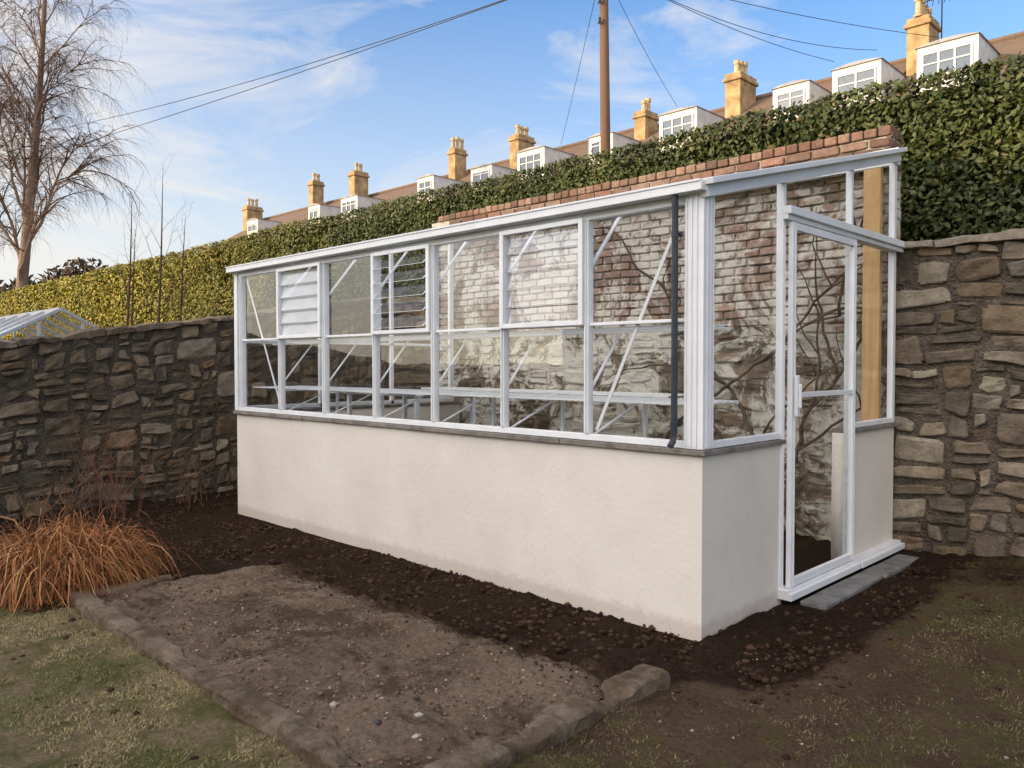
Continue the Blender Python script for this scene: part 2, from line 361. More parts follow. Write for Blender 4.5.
def edging(x0,y0,x1,y1,w,h,i):
    d=Vector((x1-x0,y1-y0,0)); Ln=d.length; d.normalize(); nrm=Vector((-d.y,d.x,0)); b=MB(); vs=[];fs=[]
    K=max(8,int(Ln/.02)); prof=[(-.50,-.4),(-.51,.45),(-.48,.82),(-.42,.95),(-.2,1.0),(0,1.0),(.2,1.0),(.42,.96),(.49,.80),(.5,-.4)]
    for k in range(K+1):
        u=k/K; e=min(1,min(u,1-u)*Ln/.02+.95)
        for (a,zz) in prof:
            q=Vector((x0,y0,0))+d*(u*Ln)+nrm*(a*w*e)
            nn=fr(q.x*4,q.y*4,zz)*.010+fr(q.x*16,q.y*16,zz+i,3)*.007+fr(q.x*45,q.y*45,zz+i,2)*.004
            chip=max(0,fr(q.x*3.1,q.y*3.1,.4,3)-.16)*.055
            q+=nrm*(nn-(chip if a>0 else -chip)*.5); z=zz*h*(e*.4+.6)+nn*.5-chip if zz>0 else -.05
            vs.append((q.x,q.y,z))
    n=len(prof)
    for k in range(K):
        for j in range(n-1): fs.append((k*n+j,(k+1)*n+j,(k+1)*n+j+1,k*n+j+1))
    fs.append(tuple(range(n))); fs.append(tuple(K*n+j for j in range(n-1,-1,-1)))
    b.add(vs,fs); o=b.obj("edging_stone",M['edging'],smooth=False)
    tag(o,"weathered mossy stone edging block beside the worn patio","kerb stone","stone edging around the patio")
x=-2.98; i=0
while x<.0:
    l=[.95,.88,1.0][i%3]; x2=min(x+l,.10)
    if x2-x>.15: edging(x+.003,-2.0+random.uniform(-.006,.006),x2-.003,-2.0+random.uniform(-.006,.006),.115,.062+random.uniform(-.004,.004),i)
    x=x2; i+=1
for y0,y1 in((-1.94,-1.27),(-1.264,-.58)):
    i+=1; edging(.12+random.uniform(-.004,.004),y0,.118+random.uniform(-.004,.004),y1,.155,.058,i)
edging(-2.98,-1.94,-3.0,-1.45,.10,.05,i+1)

def lump(b,x,y,z,r,col):
    vs=[];n=5
    vs.append((x,y,z+r*random.uniform(.5,.9)))
    for k in range(n):
        t=2*math.pi*k/n+random.uniform(-.3,.3); q=r*random.uniform(.7,1.2); vs.append((x+q*math.cos(t),y+q*math.sin(t),z+r*random.uniform(0,.35)))
    for k in range(n):
        t=2*math.pi*k/n; vs.append((x+r*.8*math.cos(t),y+r*.8*math.sin(t),z-r*.5))
    fs=[(0,1+k,1+(k+1)%n) for k in range(n)]+[(1+k,1+n+k,1+n+(k+1)%n,1+(k+1)%n) for k in range(n)]
    b.add(vs,fs,col)
cl=MB(); k=0
while k<9000:
    x=random.uniform(-6.2,2.6);y=random.uniform(-3.2,2.6)
    if -5<x<0 and y>0: continue
    if -2.9<x<.05 and -1.9<y<-.7: continue
    if 0<=x<.25 and .85<y<2.7: continue
    l,d,m=masks(x,y)
    if random.random()>d*.95+.05: continue
    q=random.uniform(.6,1.7)
    lump(cl,x,y,gz(x,y),random.choice([.004,.006,.009,.012,.016,.022])*random.uniform(.7,1.1),(.038*q,.023*q,.0145*q)); k+=1
for k in range(3800):
    x=random.uniform(-2.9,.08);y=random.uniform(-1.93,-.62)
    if fr(x*1.4,y*1.4,12)<-.05 and random.random()<.6: continue
    q=random.uniform(.35,1.4); dk=.35 if y>-.95 else 1.
    lump(cl,x,y,patio_z(x,y)+.002,random.choice([.003,.003,.004,.006,.008,.012])*random.uniform(.7,1.1),(.15*q*dk,.103*q*dk,.069*q*dk))
o=cl.obj("soil_clods",m_flat("clod",1.,.1)); tag(o,"loose dark soil crumbs scattered over the beds","soil",kind="stuff")
pb=MB()
for k in range(420):
    if random.random()<.7: x=random.uniform(-2.8,.0);y=random.uniform(-1.9,-.7); z=patio_z(x,y)
    else: x=random.uniform(.1,2.2);y=random.uniform(-2.4,1.6); z=gz(x,y)+.002
    q=random.uniform(.45,1.0); r=random.choice([.003,.004,.005,.007,.009])
    lump(pb,x,y,z,r,(.36*q,.30*q,.23*q))
for (x,y) in[(-.35,-1.75),(-.5,-1.62),(-.28,-1.6),(-.6,-1.78),(-.42,-1.5),(-.15,-1.72),(-.38,-1.68)]:
    lump(pb,x,y,.04,random.uniform(.013,.024),random.choice([(.30,.28,.25),(.05,.05,.05),(.30,.27,.24)]))
o=pb.obj("pebbles",M['pebble']); tag(o,"small pale pebbles and rubble crumbs on bare earth","pebbles",kind="stuff")
nb=170000
X=rng.uniform(-4.6,.5,nb);Y=rng.uniform(-3.6,-2.0,nb)
keep=np.array([ (fr(x*1.6,y*1.6,4)*1.1+fr(x*7,y*7,3)*.7>-.10) and not(x>-.1 and random.random()<.7) and masks(x,y)[0]>.5 for x,y in zip(X,Y)])
X=X[keep];Y=Y[keep]
X2=rng.uniform(.1,3.2,80000);Y2=rng.uniform(-2.8,1.8,80000)
k2=np.array([ fr(x*1.7,y*1.7,7)+.6*fr(x*8,y*8,2)>.03 and math.hypot(x,min(0,y))>.75 for x,y in zip(X2,Y2)]); nl=len(X)
X=np.concatenate([X,X2[k2]]);Y=np.concatenate([Y,Y2[k2]]); n=len(X)
h=rng.uniform(.004,.014,n); ang=rng.uniform(0,6.28,n); wd=rng.uniform(.0010,.0020,n)
Z=np.array([gz(x,y)+.012*fr(x*3,y*3) for x,y in zip(X,Y)])
a=np.stack([np.cos(ang),np.sin(ang),0*ang],1); tip=np.stack([rng.normal(0,.8,n)*h,rng.normal(0,.8,n)*h,h],1)
P=np.stack([X,Y,Z],1)
V=np.stack([P-a*wd[:,None],P+a*wd[:,None],P+tip*.6+a*wd[:,None]*.7,P+tip],1)
mixv=rng.uniform(0,1,(n,1)); pn=np.array([[smooth(-.3,.25,fr(x*1.5,y*1.5,1))] for x,y in zip(X,Y)])
mixv=np.clip(mixv*.5+pn*.7,0,1)
C=(1-mixv)*np.array([.125,.155,.045])+mixv*np.array([.40,.32,.17])
C*=rng.uniform(.7,1.2,(n,1))
C[nl:]=C[nl:]*.6
o=quads_obj("lawn_grass",V,C,M['blade']); tag(o,"short patchy green and straw coloured turf","grass",kind="stuff")

# ------------------------------------------------------------------ masonry
def split(a0,a1,b0,b1,out,mw=.42,mh=.19):
    w=a1-a0;h=b1-b0
    big=1.35 if random.random()<.25 else 1.
    lim_w=mw*random.uniform(.45,1.15)*big; lim_h=mh*random.uniform(.5,1.15)*big
    if h>lim_h and h>.08 and (h/lim_h>w/lim_w or w<=lim_w):
        r=random.uniform(.3,.7); split(a0,a1,b0,b0+h*r,out,mw,mh); split(a0,a1,b0+h*r,b1,out,mw,mh)
    elif w>lim_w and w>.12:
        r=random.uniform(.3,.7); split(a0,a0+w*r,b0,b1,out,mw,mh); split(a0+w*r,a1,b0,b1,out,mw,mh)
    else: out.append((a0,a1,b0,b1))
def stones(b,rects,P,cols,warp=.04,gap=.012,jit=.012,prot=.03,rnd=.012,mi=0,bright=1,back=.03,sq=.08):
    G=[0,.025,.12,.5,.88,.975,1]
    for k,(a0,a1,b0,b1) in enumerate(rects):
        g_=gap*random.uniform(.5,1.4)
        A0,A1,B0,B1=a0+g_/2,a1-g_/2,b0+g_/2,b1-g_/2
        js=min(1,min(A1-A0,B1-B0)/.12)*jit
        cr=[(A0+random.uniform(-.6,1)*js,B0+random.uniform(-.6,1)*js),(A1+random.uniform(-1,.6)*js,B0+random.uniform(-.6,1)*js),
            (A1+random.uniform(-1,.6)*js,B1+random.uniform(-1,.6)*js),(A0+random.uniform(-.6,1)*js,B1+random.uniform(-1,.6)*js)]
        pr=random.uniform(.3,1)*prot; tx=random.uniform(-.5,.5)*prot; ty=random.uniform(-.5,.5)*prot
        sqs=[sq*random.uniform(.2,1.8) for _ in range(4)]
        vs=[]; n=len(G); cx=(A0+A1)/2; cz=(B0+B1)/2; m_=min(A1-A0,B1-B0)
        for j,v in enumerate(G):
            for i_,u in enumerate(G):
                a=(1-v)*((1-u)*cr[0][0]+u*cr[1][0])+v*((1-u)*cr[3][0]+u*cr[2][0])
                z=(1-v)*((1-u)*cr[0][1]+u*cr[1][1])+v*((1-u)*cr[3][1]+u*cr[2][1])
                ring=min(i_,j,n-1-i_,n-1-j)
                d=pr+tx*(u-.5)+ty*(v-.5)
                if ring==0: d=-back
                elif ring==1: d-=rnd
                if ring<=1 and i_ in(0,1,n-2,n-1) and j in(0,1,n-2,n-1):
                    ss=sqs[(0 if u<.5 else 1)+(0 if v<.5 else 2)]
                    a+=(1 if a<cx else -1)*m_*ss; z+=(1 if z<cz else -1)*m_*ss
                if ring>0: d+=.6*prot*fr(a*9,z*9,k)
                if jit>.005: a+=.010*fr(a*12,z*12,k+.3,2); z+=.010*fr(a*12,z*12,k+5.3,2)
                wa=warp*fr(a*1.3,z*1.3,2.2,3); wz=warp*fr(a*1.3+9,z*1.3,7.7,3)
                vs.append(P(a+wa,z+wz,d))
        fs=[(j*n+i_,j*n+i_+1,(j+1)*n+i_+1,(j+1)*n+i_) for j in range(n-1) for i_ in range(n-1)]
        c=random.choice(cols); q=random.uniform(.65,1.35)*bright; b.add(vs,fs,(c[0]*q,c[1]*q,c[2]*q),mi)
SC=[(.25,.20,.142),(.195,.155,.112),(.29,.235,.17),(.17,.142,.107),(.235,.175,.113),(.15,.127,.098),(.30,.26,.195)]
SD=[(.195,.15,.102),(.15,.117,.080),(.23,.18,.122),(.125,.10,.072),(.185,.128,.079),(.20,.168,.125)]
def lw_h(y): return 1.83+.156*y if y>-3 else 1.36
lw=empty("garden_wall",(-6.4,-1.5,0),"dark mossy old rubble stone garden wall with sloping top","wall")
b=MB(); rects=[]; split(-6,2.8,-.1,1.9,rects,.40,.24)
stones(b,rects,lambda a,z,d:(-6.4+d,a,z*lw_h(a)/1.9),SD,warp=.06,prot=.050,gap=.028,jit=.034,rnd=.010,sq=.11); b.obj("stone_face",M['stonem'],lw)
b=MB(); ysn=np.arange(-6,2.86,.4)
MXX=-6.392
for y0,y1 in zip(ysn[:-1],ysn[1:]):
    b.add([(-6.75,y0,-.2),(MXX,y0,-.2),(MXX,y1,-.2),(-6.75,y1,-.2),(-6.75,y0,lw_h(y0)-.02),(MXX,y0,lw_h(y0)-.02),(MXX,y1,lw_h(y1)-.02),(-6.75,y1,lw_h(y1)-.02)],[(0,3,2,1),(4,5,6,7),(0,1,5,4),(1,2,6,5),(2,3,7,6),(3,0,4,7)])
b.obj("mortar_core",M['mortard'],lw)
def coping(path,width,th,cols,parent,name="coping",seg=(.3,.6),rough=1.):
    b=MB(); L0,L1,Pf=path; u=L0
    while u<L1:
        l=random.uniform(*seg); u2=min(u+l,L1); h=th*random.uniform(.7,1.2); o1=random.uniform(-.02,.03);o2=random.uniform(-.02,.03); tl_=random.uniform(-.012,.012)*rough
        K=8; J=5; vs=[]
        for side in (0,1):
            for k in range(K+1):
                for j in range(J+1):
                    uu=u+.006+(u2-u-.012)*k/K; ww=-o1+(width+o1+o2)*j/J
                    edge=min(k,K-k,j,J-j)==0
                    z=(0 if side==0 else h+tl_*(k/K-.5)*2)+( -.016 if edge and side else 0)+.012*rough*fr(uu*5,ww*5,side*3+u,3)+.006*rough*fr(uu*17,ww*17,side*3,3)
                    inx=.012*rough*fr(uu*9,ww*7,side,2)
                    vs.append(Pf(uu,ww+inx,z))
        n=(K+1)*(J+1); fs=[]
        for k in range(K):
            for j in range(J):
                q=k*(J+1)+j; fs.append((n+q,n+q+J+1,n+q+J+2,n+q+1)); fs.append((q,q+1,q+J+2,q+J+1))
        bd=[j for j in range(J)]+[k*(J+1)+J for k in range(K)]+[K*(J+1)+j for j in range(J,0,-1)]+[k*(J+1) for k in range(K,0,-1)]
        for i_ in range(len(bd)):
            a=bd[i_];c=bd[(i_+1)%len(bd)]; fs.append((a,c,n+c,n+a))
        cc=random.choice(cols);q=random.uniform(.8,1.2); b.add(vs,fs,tuple(x*q for x in cc)); u=u2
    return b.obj(name,M['stone'],parent)
coping((-6,2.8,lambda u,w_,z:(-6.34-w_,u,lw_h(u)-.02+z)),.44,.065,SD,lw,rough=1.7,seg=(.2,.5))

def backwall(x0,x1,h,label,yy=2.79,cols=SC,mm='mortar',seed=3):
    random.seed(seed)
    e=empty("garden_wall",((x0+x1)/2,yy,0),label,"wall")
    b=MB(); r=[]; split(x0,x1,-.1,h,r,.52,.27)
    stones(b,r,lambda a,z,d:(max(x0,a),yy-d,z),cols,warp=.05,prot=.042,gap=.022,jit=.030,rnd=.009,sq=.09); b.obj("stone_face",M['stone'],e)
    b=MB(); b.box(x0,x1,yy-.002,yy+.38,-.2,h-.01); b.obj("mortar_core",M[mm],e)
    coping((x0,x1,lambda u,w_,z:(u,yy-.05+w_,h-.01+z)),.46,.07,[(.36,.31,.245),(.31,.27,.21),(.26,.22,.17)],e,seg=(.3,.7),rough=1.4)
    return e
XE=-.06
backwall(XE+.005,6.5,2.27,"tall brown-grey rubble stone garden wall with rough coping",seed=3)
backwall(-6.38,-5.46,2.2,"dark rubble stone wall section beyond the greenhouse",cols=SD,mm='mortard')
random.seed(12)
bw=empty("brick_wall",(-2.7,2.73,0),"raised red brick wall on flaking whitewashed rubble base","wall")
def zb_(x): return 1.74+.16*fr(x*.8,1.3,4)
b=MB(); r=[]; split(-5.44,XE,-.1,1.98,r,.38,.22)
r=[q for q in r if (q[2]+q[3])/2<zb_((q[0]+q[1])/2)+.05]
stones(b,r,lambda a,z,d:(min(XE,a),2.775-d,z),[(.24,.19,.135),(.17,.138,.10),(.28,.23,.165),(.21,.15,.10)],prot=.034,gap=.022,jit=.028,rnd=.008,sq=.1); b.obj("rubble_base",M['stonew'],bw)
BC=[(.25,.145,.105),(.21,.122,.09),(.30,.19,.14),(.18,.11,.083),(.27,.185,.14)]
b=MB(); z=1.505; row=0; r=[]
while z<3.07:
    x=-5.44-(.11 if row%2 else 0)
    while x<XE:
        a0=max(x,-5.44);a1=min(x+.222,XE)
        if a1-a0>.04 and z>zb_((a0+a1)/2)-.02 and not(z>2.95 and a0<-5.3 and row%2): r.append((a0,a1,z,z+.074))
        x+=.222
    z+=.074; row+=1
stones(b,r,lambda a,z,d:(min(a,XE+.004),2.755-d,z),BC,warp=.012,gap=.011,jit=.004,prot=.010,rnd=.004)
b.obj("brickwork",M['brick'],bw)
zt=z
b=MB(); x=-5.30
while x<XE:
    l=random.uniform(.100,.110); q=random.uniform(.75,1.2); c=random.choice(BC)
    b.box(x+.005,min(XE+.01,x+l-.005),2.742+random.uniform(-.006,.006),3.00,zt+.002,zt+.070+random.uniform(-.007,.006),(c[0]*q,c[1]*q,c[2]*q)); x+=l
b.obj("brick_coping",M['brick'],bw,bevel=.010)
b=MB(); r=[];row=0
z0=2.30
while z0<zt-.01:
    y0=2.76-(.11 if row%2 else 0)
    while y0<3.0:
        a0=max(y0,2.76);a1=min(y0+.222,3.0)
        if a1-a0>.03: r.append((a0,a1,z0,z0+.074))
        y0+=.222
    z0+=.074;row+=1
stones(b,r,lambda a,z,d:(XE+d,a,z),BC,warp=0,gap=.011,jit=.002,prot=.008,rnd=.004); b.obj("brick_return",M['brick'],bw)
b=MB(); b.box(-5.44,XE-.003,2.768,3.0,-.2,1.8,(.20,.16,.12)); b.box(-5.44,XE-.003,2.770,3.0,1.8,zt,(.22,.18,.14)); b.obj("mortar_core",M['stonew'],bw)

vb=MB()
def branch(p,d,l,r,dep):
    pts=[p];rad=[r];q=Vector(p);dd=Vector(d)
    k=max(3,int(l/.09))
    for i_ in range(k):
        dd=(dd+Vector((random.uniform(-.30,.30),0,random.uniform(-.22,.22)))).normalized(); q=q+dd*(l/k); q.y=2.67+random.uniform(-.025,.02)
        if q.x>-.1: q.x=-.1
        q.z=min(q.z,2.75)
        pts.append(q.copy()); rad.append(r*(1-.70*(i_+1)/k))
        if dep<2 and i_>4 and random.random()<.12: branch(q.copy(),(dd+Vector((random.choice([-1,1])*1.1,0,random.uniform(.0,.6)))).normalized(),l*.5,r*.6,dep+1)
    vb.tube(pts,rad,5,col=(.09,.062,.045))
for x0,dx in((-.75,.15),(-.9,-.45),(-2.2,.2)):
    branch(Vector((x0,2.67,.0)),Vector((dx,0,1)).normalized(),2.7,.024,0)
o=vb.obj("climbing_plant",M['bark'],smooth=True); tag(o,"bare brown vine trained against the whitewashed wall","plant")

# ------------------------------------------------------------------ greenhouse
gh=empty("greenhouse",(-2.5,1.3,0),"white framed lean-to greenhouse on cream rendered plinth","greenhouse")
ZP=.94; ZS=.972; ZT=1.63; ZE=2.26; LEN=4.99; D=2.70
def rz(y): return 2.30+(2.97-2.30)*(y/2.70)
def wallgrid(b,p0,p1,z0,z1,th,nrm):
    p0=Vector(p0);p1=Vector(p1);Ln=(p1-p0).length; K=max(2,int(Ln/.06)); J=18; vs=[]
    for j in range(J+1):
        for k in range(K+1):
            q=p0+(p1-p0)*(k/K); z=z0+(z1-z0)*j/J
            m=0 if k in(0,K) else 1
            off=(.006*fr(q.x*2+q.y*2,z*2,1)+.002*fr(q.x*9+q.y*9,z*9,3))*m
            vs.append((q.x+nrm[0]*off,q.y+nrm[1]*off,z))
    fs=[(j*(K+1)+k,j*(K+1)+k+1,(j+1)*(K+1)+k+1,(j+1)*(K+1)+k) for j in range(J) for k in range(K)]
    b.add(vs,fs)
b=MB()
wallgrid(b,(-LEN,0,0),(0,0,0),-.1,ZP,.1,(0,-1)); 
wallgrid(b,(0,0,0),(0,.885,0),-.1,ZP,.1,(1,0))
wallgrid(b,(0,1.86,0),(0,2.72,0),-.1,ZP,.1,(1,0))
b.box(-LEN,-.004,.008,.11,-.1,ZP-.002); b.box(-.11,-.008,.112,.885,-.1,ZP-.002); b.box(-.11,-.008,1.86,2.72,-.1,ZP-.002); b.box(-LEN,-LEN+.11,.112,2.72,-.1,ZP-.002)
b.obj("plinth_wall",M['render'],gh,smooth=True)
b=MB(); x=-LEN-.02
while x<.02:
    l=random.uniform(.45,.8); x2=min(x+l,.028)
    if .03-x2<.2: x2=.028
    b.box(x+.002,x2-.002,-.028+random.uniform(-.004,.004),.12,ZP,ZS-.003); x=x2
b.box(-.12,.026,.122,.88,ZP,ZS-.004); b.obj("sill",M['slate'],gh,bevel=.004)
b=MB(); b.box(-.12,.026,1.865,2.72,ZP,ZS-.004); b.obj("sill",M['slate'],gh,bevel=.004)
b=MB(); b.box(-LEN-.02,-LEN+.12,.122,2.72,ZP,ZS-.004); b.obj("sill",M['slate'],gh,bevel=.004)
MU=[.07,.745,1.42,2.10,2.78,3.47,4.17,4.88]
f=MB()
f.box(-LEN+.02,-.10,-.006,.045,ZS,ZS+.036)
f.box(-LEN+.02,-.10,-.006,.045,ZE-.04,ZE)
for i_,m in enumerate(MU):
    if i_==0: continue
    f.box(-m-.016,-m+.016,-.014,.034,ZS+.037,ZE-.041)
    f.box(-m-.005,-m+.005,-.026,-.0145,ZS+.045,ZE-.05)
for i_ in range(7):
    a,b2=MU[i_]+.018,MU[i_+1]-.018
    f.box(-b2+.001,-a-.001,-.004,.026,ZT-.009,ZT+.009)
f.box(-.10,.012,-.018,.028,ZS,ZE+.02); f.box(-.034,.012,.0285,.085,ZS,ZE+.02)
for q in(-.085,-.055,-.025): f.box(q-.004,q+.004,-.026,-.0185,ZS+.01,ZE)
for q in(.012,.045,.072): f.box(.0125,.019,q-.004,q+.004,ZS+.01,ZE)
f.box(-LEN-.01,-LEN+.05,-.018,.04,ZS,ZE+.02); f.box(-LEN-.01,-LEN+.03,2.64,2.70,ZS,rz(2.65)-.05)
for q in(.9,1.8): f.box(-LEN-.005,-LEN+.03,q-.02,q+.02,ZS,rz(q)-.05)
f.box(-LEN-.004,-LEN+.03,.042,2.638,ZS,ZS+.04); f.box(-LEN-.004,-LEN+.03,.042,2.638,ZT-.014,ZT+.014)
f.box(-.028,.010,.0855,.84,ZS,ZS+.036)
f.box(-.03,.014,.850,.885,.09,rz(.86)-.045)
f.box(-.03,.012,1.85,1.882,.09,rz(1.86)-.045)
f.box(-.028,.010,1.887,2.64,ZS,ZS+.036)
f.box(-.03,.012,2.650,2.70,ZS,rz(2.66)-.045)
f.box(-.026,.009,.887,1.848,2.235,2.275); f.box(-.026,.009,1.887,2.643,2.235,2.275)
f.obj("frame",M['white'],gh,bevel=.003)
b=MB(); b.box(.016,.065,.84,2.76,2.268,2.315); b.box(.016,.045,.84,2.76,2.238,2.2675); b.obj("door_rail",M['white'],gh,bevel=.004)
b=MB(); b.box(-.04,.085,.84,1.90,.035,.075); b.box(.0,.06,.84,2.72,.0755,.092); b.box(.02,.09,1.9,2.72,.035,.075); b.obj("threshold",M['white'],gh,bevel=.003)
rf=MB()
rf.bar((.015,-.03,rz(-.03)-.03),(.015,2.70,rz(2.70)-.03),.05,.06)
rf.bar((.040,-.05,rz(-.05)+.018),(.040,2.70,rz(2.70)+.018),.085,.032)
rf.bar((-LEN,-.03,rz(-.03)-.01),(-LEN,2.70,rz(2.70)-.01),.05,.06)
for m in MU[1:-1]:
    rf.bar((-m,-.02,rz(-.02)-.012),(-m,2.70,rz(2.70)-.012),.035,.045)
rf.box(-LEN-.02,.03,2.66,2.72,rz(2.7)-.09,rz(2.7)+.035)
rf.bar((-LEN,1.35,rz(1.35)-.045),(-.02,1.35,rz(1.35)-.045),.04,.03)
ro=rf.obj("roof",M['white'],gh,bevel=.004)
for i_ in range(7):
    rg=MB(); a,b2=MU[i_]+.02,MU[i_+1]-.02
    if i_==0:a=.0
    if i_==6:b2=LEN-.02
    rg.add([(-b2,-.03,rz(-.03)+.005),(-a,-.03,rz(-.03)+.005),(-a,2.66,rz(2.66)+.005),(-b2,2.66,rz(2.66)+.005)],[(0,1,2,3)])
    rg.obj("roof_glass",M['roofglass'],ro)
b=MB(); G0=ZE+.004; GX0,GX1=-LEN-.035,.028
b.box(GX0,GX1,-.070,-.035,G0,G0+.010); b.box(GX0,GX1,-.080,-.0705,G0,G0+.052); b.box(GX0,GX1,-.0345,-.024,G0,G0+.05)
b.box(GX0-.006,GX0-.0005,-.08,-.024,G0,G0+.05); b.box(GX1+.0005,GX1+.006,-.08,-.024,G0,G0+.05); b.box(-LEN-.02,.0,-.0235,.03,ZE+.003,ZE+.045)
b.box(GX0,GX1,-.086,-.0805,G0+.042,G0+.054)
b.obj("gutter",M['white'],gh,bevel=.002)
dp_=MB(); px=-.135; dp_.tube([(px,-.052,ZE),(px,-.052,ZE-.06),(px,-.05,ZE-.12),(px,-.05,1.12),(px,-.05,1.05),(px-.0,-.06,1.01),(px,-.085,.985)],.017,12)
for z in(1.08,2.05): dp_.tube([(px,-.05,z),(px,-.05,z+.03)],.020,12); dp_.box(px-.022,px+.022,-.033,-.015,z+.005,z+.025)
dp_.obj("downpipe",M['pipe'],gh,smooth=False)
LV={1:"closed",3:"open",5:"skywhite"}
for i_ in range(7):
    a,b2=MU[i_]+.016,MU[i_+1]-.016
    if i_==0:a=.10
    b=MB(); b.add([(-b2,.012,ZS+.03),(-a,.012,ZS+.03),(-a,.012,ZT-.01),(-b2,.012,ZT-.01)],[(0,1,2,3)]); b.obj("window_pane",M['glass'],gh)
    if i_ not in LV:
        b=MB(); b.add([(-b2,.012,ZT+.01),(-a,.012,ZT+.01),(-a,.012,ZE-.04),(-b2,.012,ZE-.04)],[(0,1,2,3)]); b.obj("window_pane",M['glass'],gh)
    else:
        k=LV[i_]
        fr_=MB(); z0,z1=ZT-.004,ZE-.03; w=.032
        fr_.box(-b2-.012,-b2+w-.012,-.045,-.0265,z0,z1); fr_.box(-a-w+.012,-a+.012,-.045,-.0265,z0,z1)
        fr_.box(-b2+w-.0118,-a-w+.0118,-.045,-.0265,z0,z0+.028); fr_.box(-b2+w-.0118,-a-w+.0118,-.045,-.0265,z1-.028,z1)
        fr_.box(-b2+.002,-b2+.020,-.026,.03,z0+.02,z1-.02); fr_.box(-a-.020,-a-.002,-.026,.03,z0+.02,z1-.02)
        fo=fr_.obj("louvre_window",M['white'],gh,bevel=.003)
        fo["label"]="louvre window with sky reflection painted white on its slats" if k=="skywhite" else "louvre window with %s glass slats"%k
        gl=MB(); ns=5; hh=(z1-z0-.06)/ns
        tilt={'closed':math.radians(10),'open':math.radians(48),'skywhite':math.radians(14)}[k]
        for q in range(ns):
            zc=z0+.03+hh*(q+.5); dz=hh*.54*math.cos(tilt); dy=hh*.54*math.sin(tilt)
            x0,x1=-b2+.03,-a-.03
            gl.add([(x0,-.012-dy,zc-dz),(x1,-.012-dy,zc-dz),(x1,-.012+dy,zc+dz),(x0,-.012+dy,zc+dz)],[(0,1,2,3)])
        gl.obj("louvre_glass",M['skywhite'] if k=='skywhite' else (M['louvreo'] if k=='open' else M['louvre']),fo)
        ed=MB(); th_=.003 if k=='open' else .0055
        for q in range(ns):
            zc=z0+.03+hh*(q+.5); dz=hh*.54*math.cos(tilt); dy=hh*.54*math.sin(tilt)
            ed.box(-b2+.03,-a-.03,-.0145-dy,-.0095-dy,zc-dz-th_,zc-dz-.0005)
            for xx in(-b2+.03,-a-.036): ed.bar((xx+.003,-.012-dy,zc-dz),(xx+.003,-.012+dy,zc+dz),.006,.006)
        ed.obj("slat_clip",M['white'] if k=='open' else M['grey'],fo)
def epan(y0,y1,z0):
    b=MB(); b.add([(-.008,y0,z0),(-.008,y1,z0),(-.008,y1,rz(y1)-.05),(-.008,y0,rz(y0)-.05)],[(0,1,2,3)]); b.obj("window_pane",M['glass'],gh)
epan(.085,.851,ZS+.03); epan(.886,1.85,2.27); epan(1.883,2.649,2.27)
b=MB(); b.add([(-.008,1.883,ZS+.03),(-.008,2.649,ZS+.03),(-.008,2.649,2.24),(-.008,1.883,2.24)],[(0,1,2,3)]); b.obj("window_pane",M['glass'],gh)
b=MB(); b.add([(-LEN+.01,.04,ZS+.04),(-LEN+.01,2.64,ZS+.04),(-LEN+.01,2.64,rz(2.64)-.05),(-LEN+.01,.04,rz(.04)-.05)],[(0,1,2,3)]); b.obj("window_pane",M['glass'],gh)
d=MB(); y0,y1=.895,1.845; X0,X1=.022,.052
d.box(X0,X1,y0,y0+.050,.095,2.23); d.box(X0,X1,y1-.042,y1,.095,2.23)
d.box(X0+.002,X1-.002,y0+.0502,y1-.0422,.097,.145); d.box(X0+.002,X1-.002,y0+.0502,y1-.0422,2.185,2.228)
d.box(X0+.004,X1-.004,y0+.0502,y1-.0422,1.207,1.238)
d.box(X1+.0005,X1+.008,y0+.02,y0+.03,.1,2.215); d.box(X1+.0005,X1+.006,y1-.03,y1-.02,.1,2.215)
do=d.obj("door",M['white'],gh,bevel=.003); do["label"]="sliding glazed door with white frame"
b=MB(); b.add([(.036,y0+.048,.14),(.036,y1-.04,.14),(.036,y1-.04,2.19),(.036,y0+.048,2.19)],[(0,1,2,3)]); b.obj("door_glass",M['glass'],do)
b=MB(); b.box(X1+.009,X1+.03,y0+.008,y0+.045,1.1,1.34); b.box(X1+.0305,X1+.05,y0+.012,y0+.026,1.15,1.29); b.obj("handle",M['white'],do,bevel=.006)
b=MB()
for y in np.arange(.05,.33,.055): b.box(-LEN+.08,-.05,y,y+.03,1.605,1.612)
b.box(-LEN+.08,-.05,.325,.332,1.590,1.618)
b.obj("shelf",M['white'],gh)
b=MB()
for y in np.arange(.10,.56,.085): b.box(-LEN+.12,-.12,y,y+.045,1.188,1.196)
b.box(-LEN+.12,-.12,.58,.588,1.178,1.198)
b.obj("shelf",M['white'],gh)
b=MB()
for y in np.arange(2.15,2.55,.085): b.box(-LEN+.12,-1.6,y,y+.05,1.137,1.145)
b.box(-LEN+.12,-1.6,2.13,2.138,1.127,1.147); b.obj("shelf",M['white'],gh)
for m in MU[1:-1]:
    b=MB(); b.bar((-m,.04,1.27),(-m,.31,1.585),.02,.006); b.obj("shelf_bracket",M['white'],gh)
    b=MB(); b.bar((-m,.04,1.97),(-m,.36,rz(.36)-.04),.024,.010); b.obj("eaves_brace",M['white'],gh)
    b=MB(); b.bar((-m,.57,.0),(-m,.57,1.16),.02,.02); b.bar((-m,.045,1.178),(-m,.57,1.178),.02,.012); b.bar((-m,.04,.99),(-m,.5,1.17),.02,.006); b.obj("shelf_leg",M['white'],gh)
for q in(((-.16,.03,2.16),(-.70,.03,1.03)),((-4.84,.03,2.2),(-4.24,.03,1.06))):
    b=MB(); b.bar(*q,.02,.005,up=(0,1,0)); b.obj("wind_brace",M['white'],gh)
